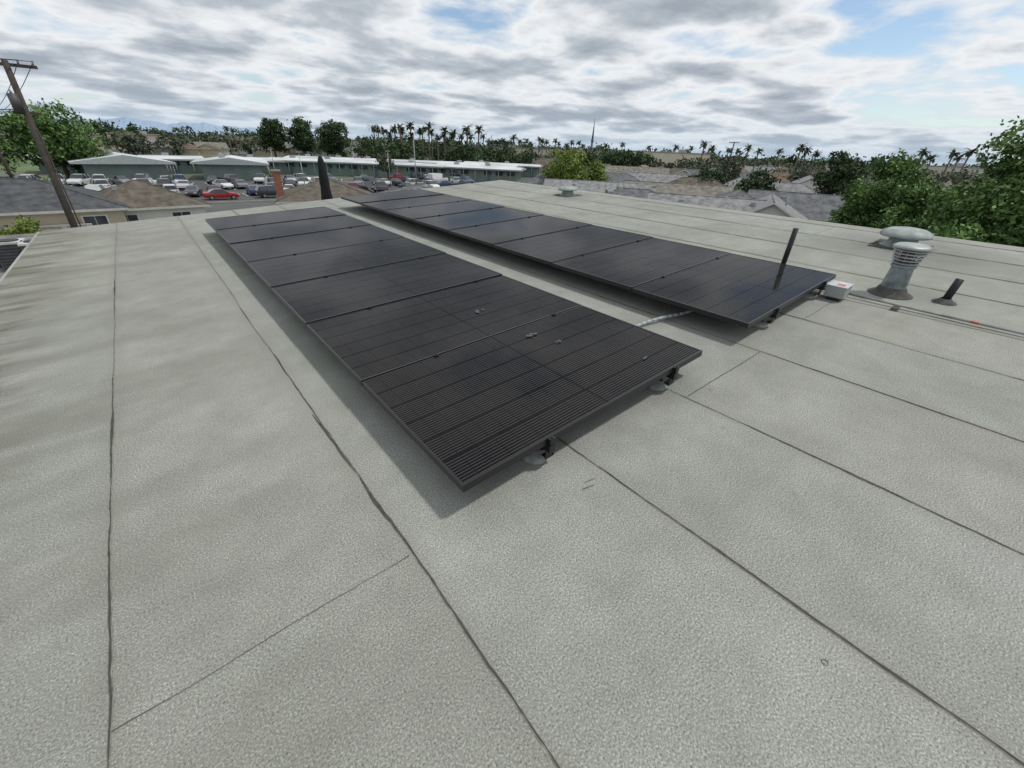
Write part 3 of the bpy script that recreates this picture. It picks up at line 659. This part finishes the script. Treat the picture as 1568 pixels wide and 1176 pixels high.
m=MB(); SP=MS('spire_blue',(.10,.12,.17),rough=.6); m.cyl((0,0,0),(0,0,16),1.0,.8,SP,8); m.cyl((0,0,16),(0,0,31),.8,.08,SP,8); m.cyl((0,0,15.0),(0,0,16.5),1.2,1.0,SP,10)
m.obj('church_spire',mw=Matrix.Translation(polar(48.9,390)))
m=MB(); HM=MS('hazy_hills',(.30,.39,.50),rough=1,scale=.0005,var=.06,spec=0)  # pale blue aerial haze is painted into the hills' base colour
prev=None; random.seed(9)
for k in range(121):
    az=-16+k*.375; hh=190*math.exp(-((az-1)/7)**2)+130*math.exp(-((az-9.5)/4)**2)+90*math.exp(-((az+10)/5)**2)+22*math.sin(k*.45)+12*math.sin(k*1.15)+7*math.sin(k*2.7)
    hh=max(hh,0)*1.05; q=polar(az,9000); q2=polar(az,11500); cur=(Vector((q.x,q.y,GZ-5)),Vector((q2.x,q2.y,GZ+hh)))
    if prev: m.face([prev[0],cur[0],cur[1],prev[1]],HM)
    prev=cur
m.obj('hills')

# ------------------------------------------------------------- sky, sun, camera
w=D.worlds.new('World'); SC.world=w; w.use_nodes=True; t=w.node_tree; t.nodes.clear(); L=t.links
try: w.cycles.sampling_method='MANUAL'; w.cycles.sample_map_resolution=256
except Exception: pass
sun_dir=(M.to_3x3()@Vector((.43,-.27,.86))).normalized()
el=math.asin(sun_dir.z); azs=math.atan2(sun_dir.x,sun_dir.y)
sky=N(t,'ShaderNodeTexSky',sky_type='NISHITA'); sky.sun_disc=False; sky.sun_elevation=el; sky.sun_rotation=azs
sky.air_density=1.0; sky.dust_density=.5
bg1=N(t,'ShaderNodeBackground'); bg1.inputs[1].default_value=.13; L.new(sky.outputs[0],bg1.inputs[0])
g=N(t,'ShaderNodeTexCoord').outputs['Generated']; sp=N(t,'ShaderNodeSeparateXYZ'); L.new(g,sp.inputs[0])
zc=math_(t,'ADD',math_(t,'MAXIMUM',sp.outputs[2],0),.13)
cb=N(t,'ShaderNodeCombineXYZ'); L.new(math_(t,'DIVIDE',sp.outputs[0],zc),cb.inputs[0]); L.new(math_(t,'DIVIDE',sp.outputs[1],zc),cb.inputs[1])
n1=noise(t,cb.outputs[0],1.45,7,.53,.15); n3=noise(t,cb.outputs[0],.5,1,.5)
dens=math_(t,'ADD',n1,math_(t,'MULTIPLY',math_(t,'SUBTRACT',n3,.5),.30))
dens=math_(t,'ADD',dens,.025)
pv=Vector((math.sin(math.radians(82))*math.cos(math.radians(16)),math.cos(math.radians(82))*math.cos(math.radians(16)),math.sin(math.radians(16))))
dp=N(t,'ShaderNodeVectorMath',operation='DOT_PRODUCT'); L.new(g,dp.inputs[0]); dp.inputs[1].default_value=pv
clear=math_(t,'MAXIMUM',math_(t,'MULTIPLY',math_(t,'SUBTRACT',dp.outputs['Value'],.955),5.0),0)
dens=math_(t,'SUBTRACT',dens,clear)
cov=ramp(t,dens,[(.30,0),(.38,.75),(.43,1)])
cc=ramp(t,dens,[(.34,(.76,.83,.90)),(.44,(.95,.97,.99)),(.50,(.80,.83,.87)),(.56,(.56,.61,.67)),(.66,(.38,.43,.49))])
bg2=N(t,'ShaderNodeBackground'); L.new(cc,bg2.inputs[0]); bg2.inputs[1].default_value=.92
mx=N(t,'ShaderNodeMixShader'); L.new(cov,mx.inputs[0]); L.new(bg1.outputs[0],mx.inputs[1]); L.new(bg2.outputs[0],mx.inputs[2])
hz=math_(t,'POWER',math_(t,'SUBTRACT',1,math_(t,'MAXIMUM',sp.outputs[2],0),None,True),26)
bg3=N(t,'ShaderNodeBackground'); bg3.inputs[0].default_value=(.48,.62,.76,1); bg3.inputs[1].default_value=1.0
mx2=N(t,'ShaderNodeMixShader'); L.new(math_(t,'MULTIPLY',hz,.78),mx2.inputs[0]); L.new(mx.outputs[0],mx2.inputs[1]); L.new(bg3.outputs[0],mx2.inputs[2])
wo=N(t,'ShaderNodeOutputWorld'); L.new(mx2.outputs[0],wo.inputs[0])
sd=D.lights.new('sun','SUN'); sd.energy=2.2; sd.angle=math.radians(4.5); sd.color=(1,.975,.93)
so=D.objects.new('sun',sd); COL.objects.link(so); so.rotation_euler=(-sun_dir).to_track_quat('-Z','Y').to_euler()

right=Vector((.773541,-.63366,-.005152));down=Vector((-.33949,-.407616,-.847624));fwd=Vector((.53503,.657517,-.530458))
cam=D.cameras.new('camera'); cam.lens=14.37; cam.sensor_width=36; cam.clip_start=.05; cam.clip_end=60000
co=D.objects.new('camera',cam); COL.objects.link(co)
Rm=Matrix(((right.x,-down.x,-fwd.x,0),(right.y,-down.y,-fwd.y,0),(right.z,-down.z,-fwd.z,EYE),(0,0,0,1)))
co.matrix_world=M@Rm; SC.camera=co
SC.view_settings.view_transform='Standard'; SC.view_settings.look='None'; SC.view_settings.exposure=0
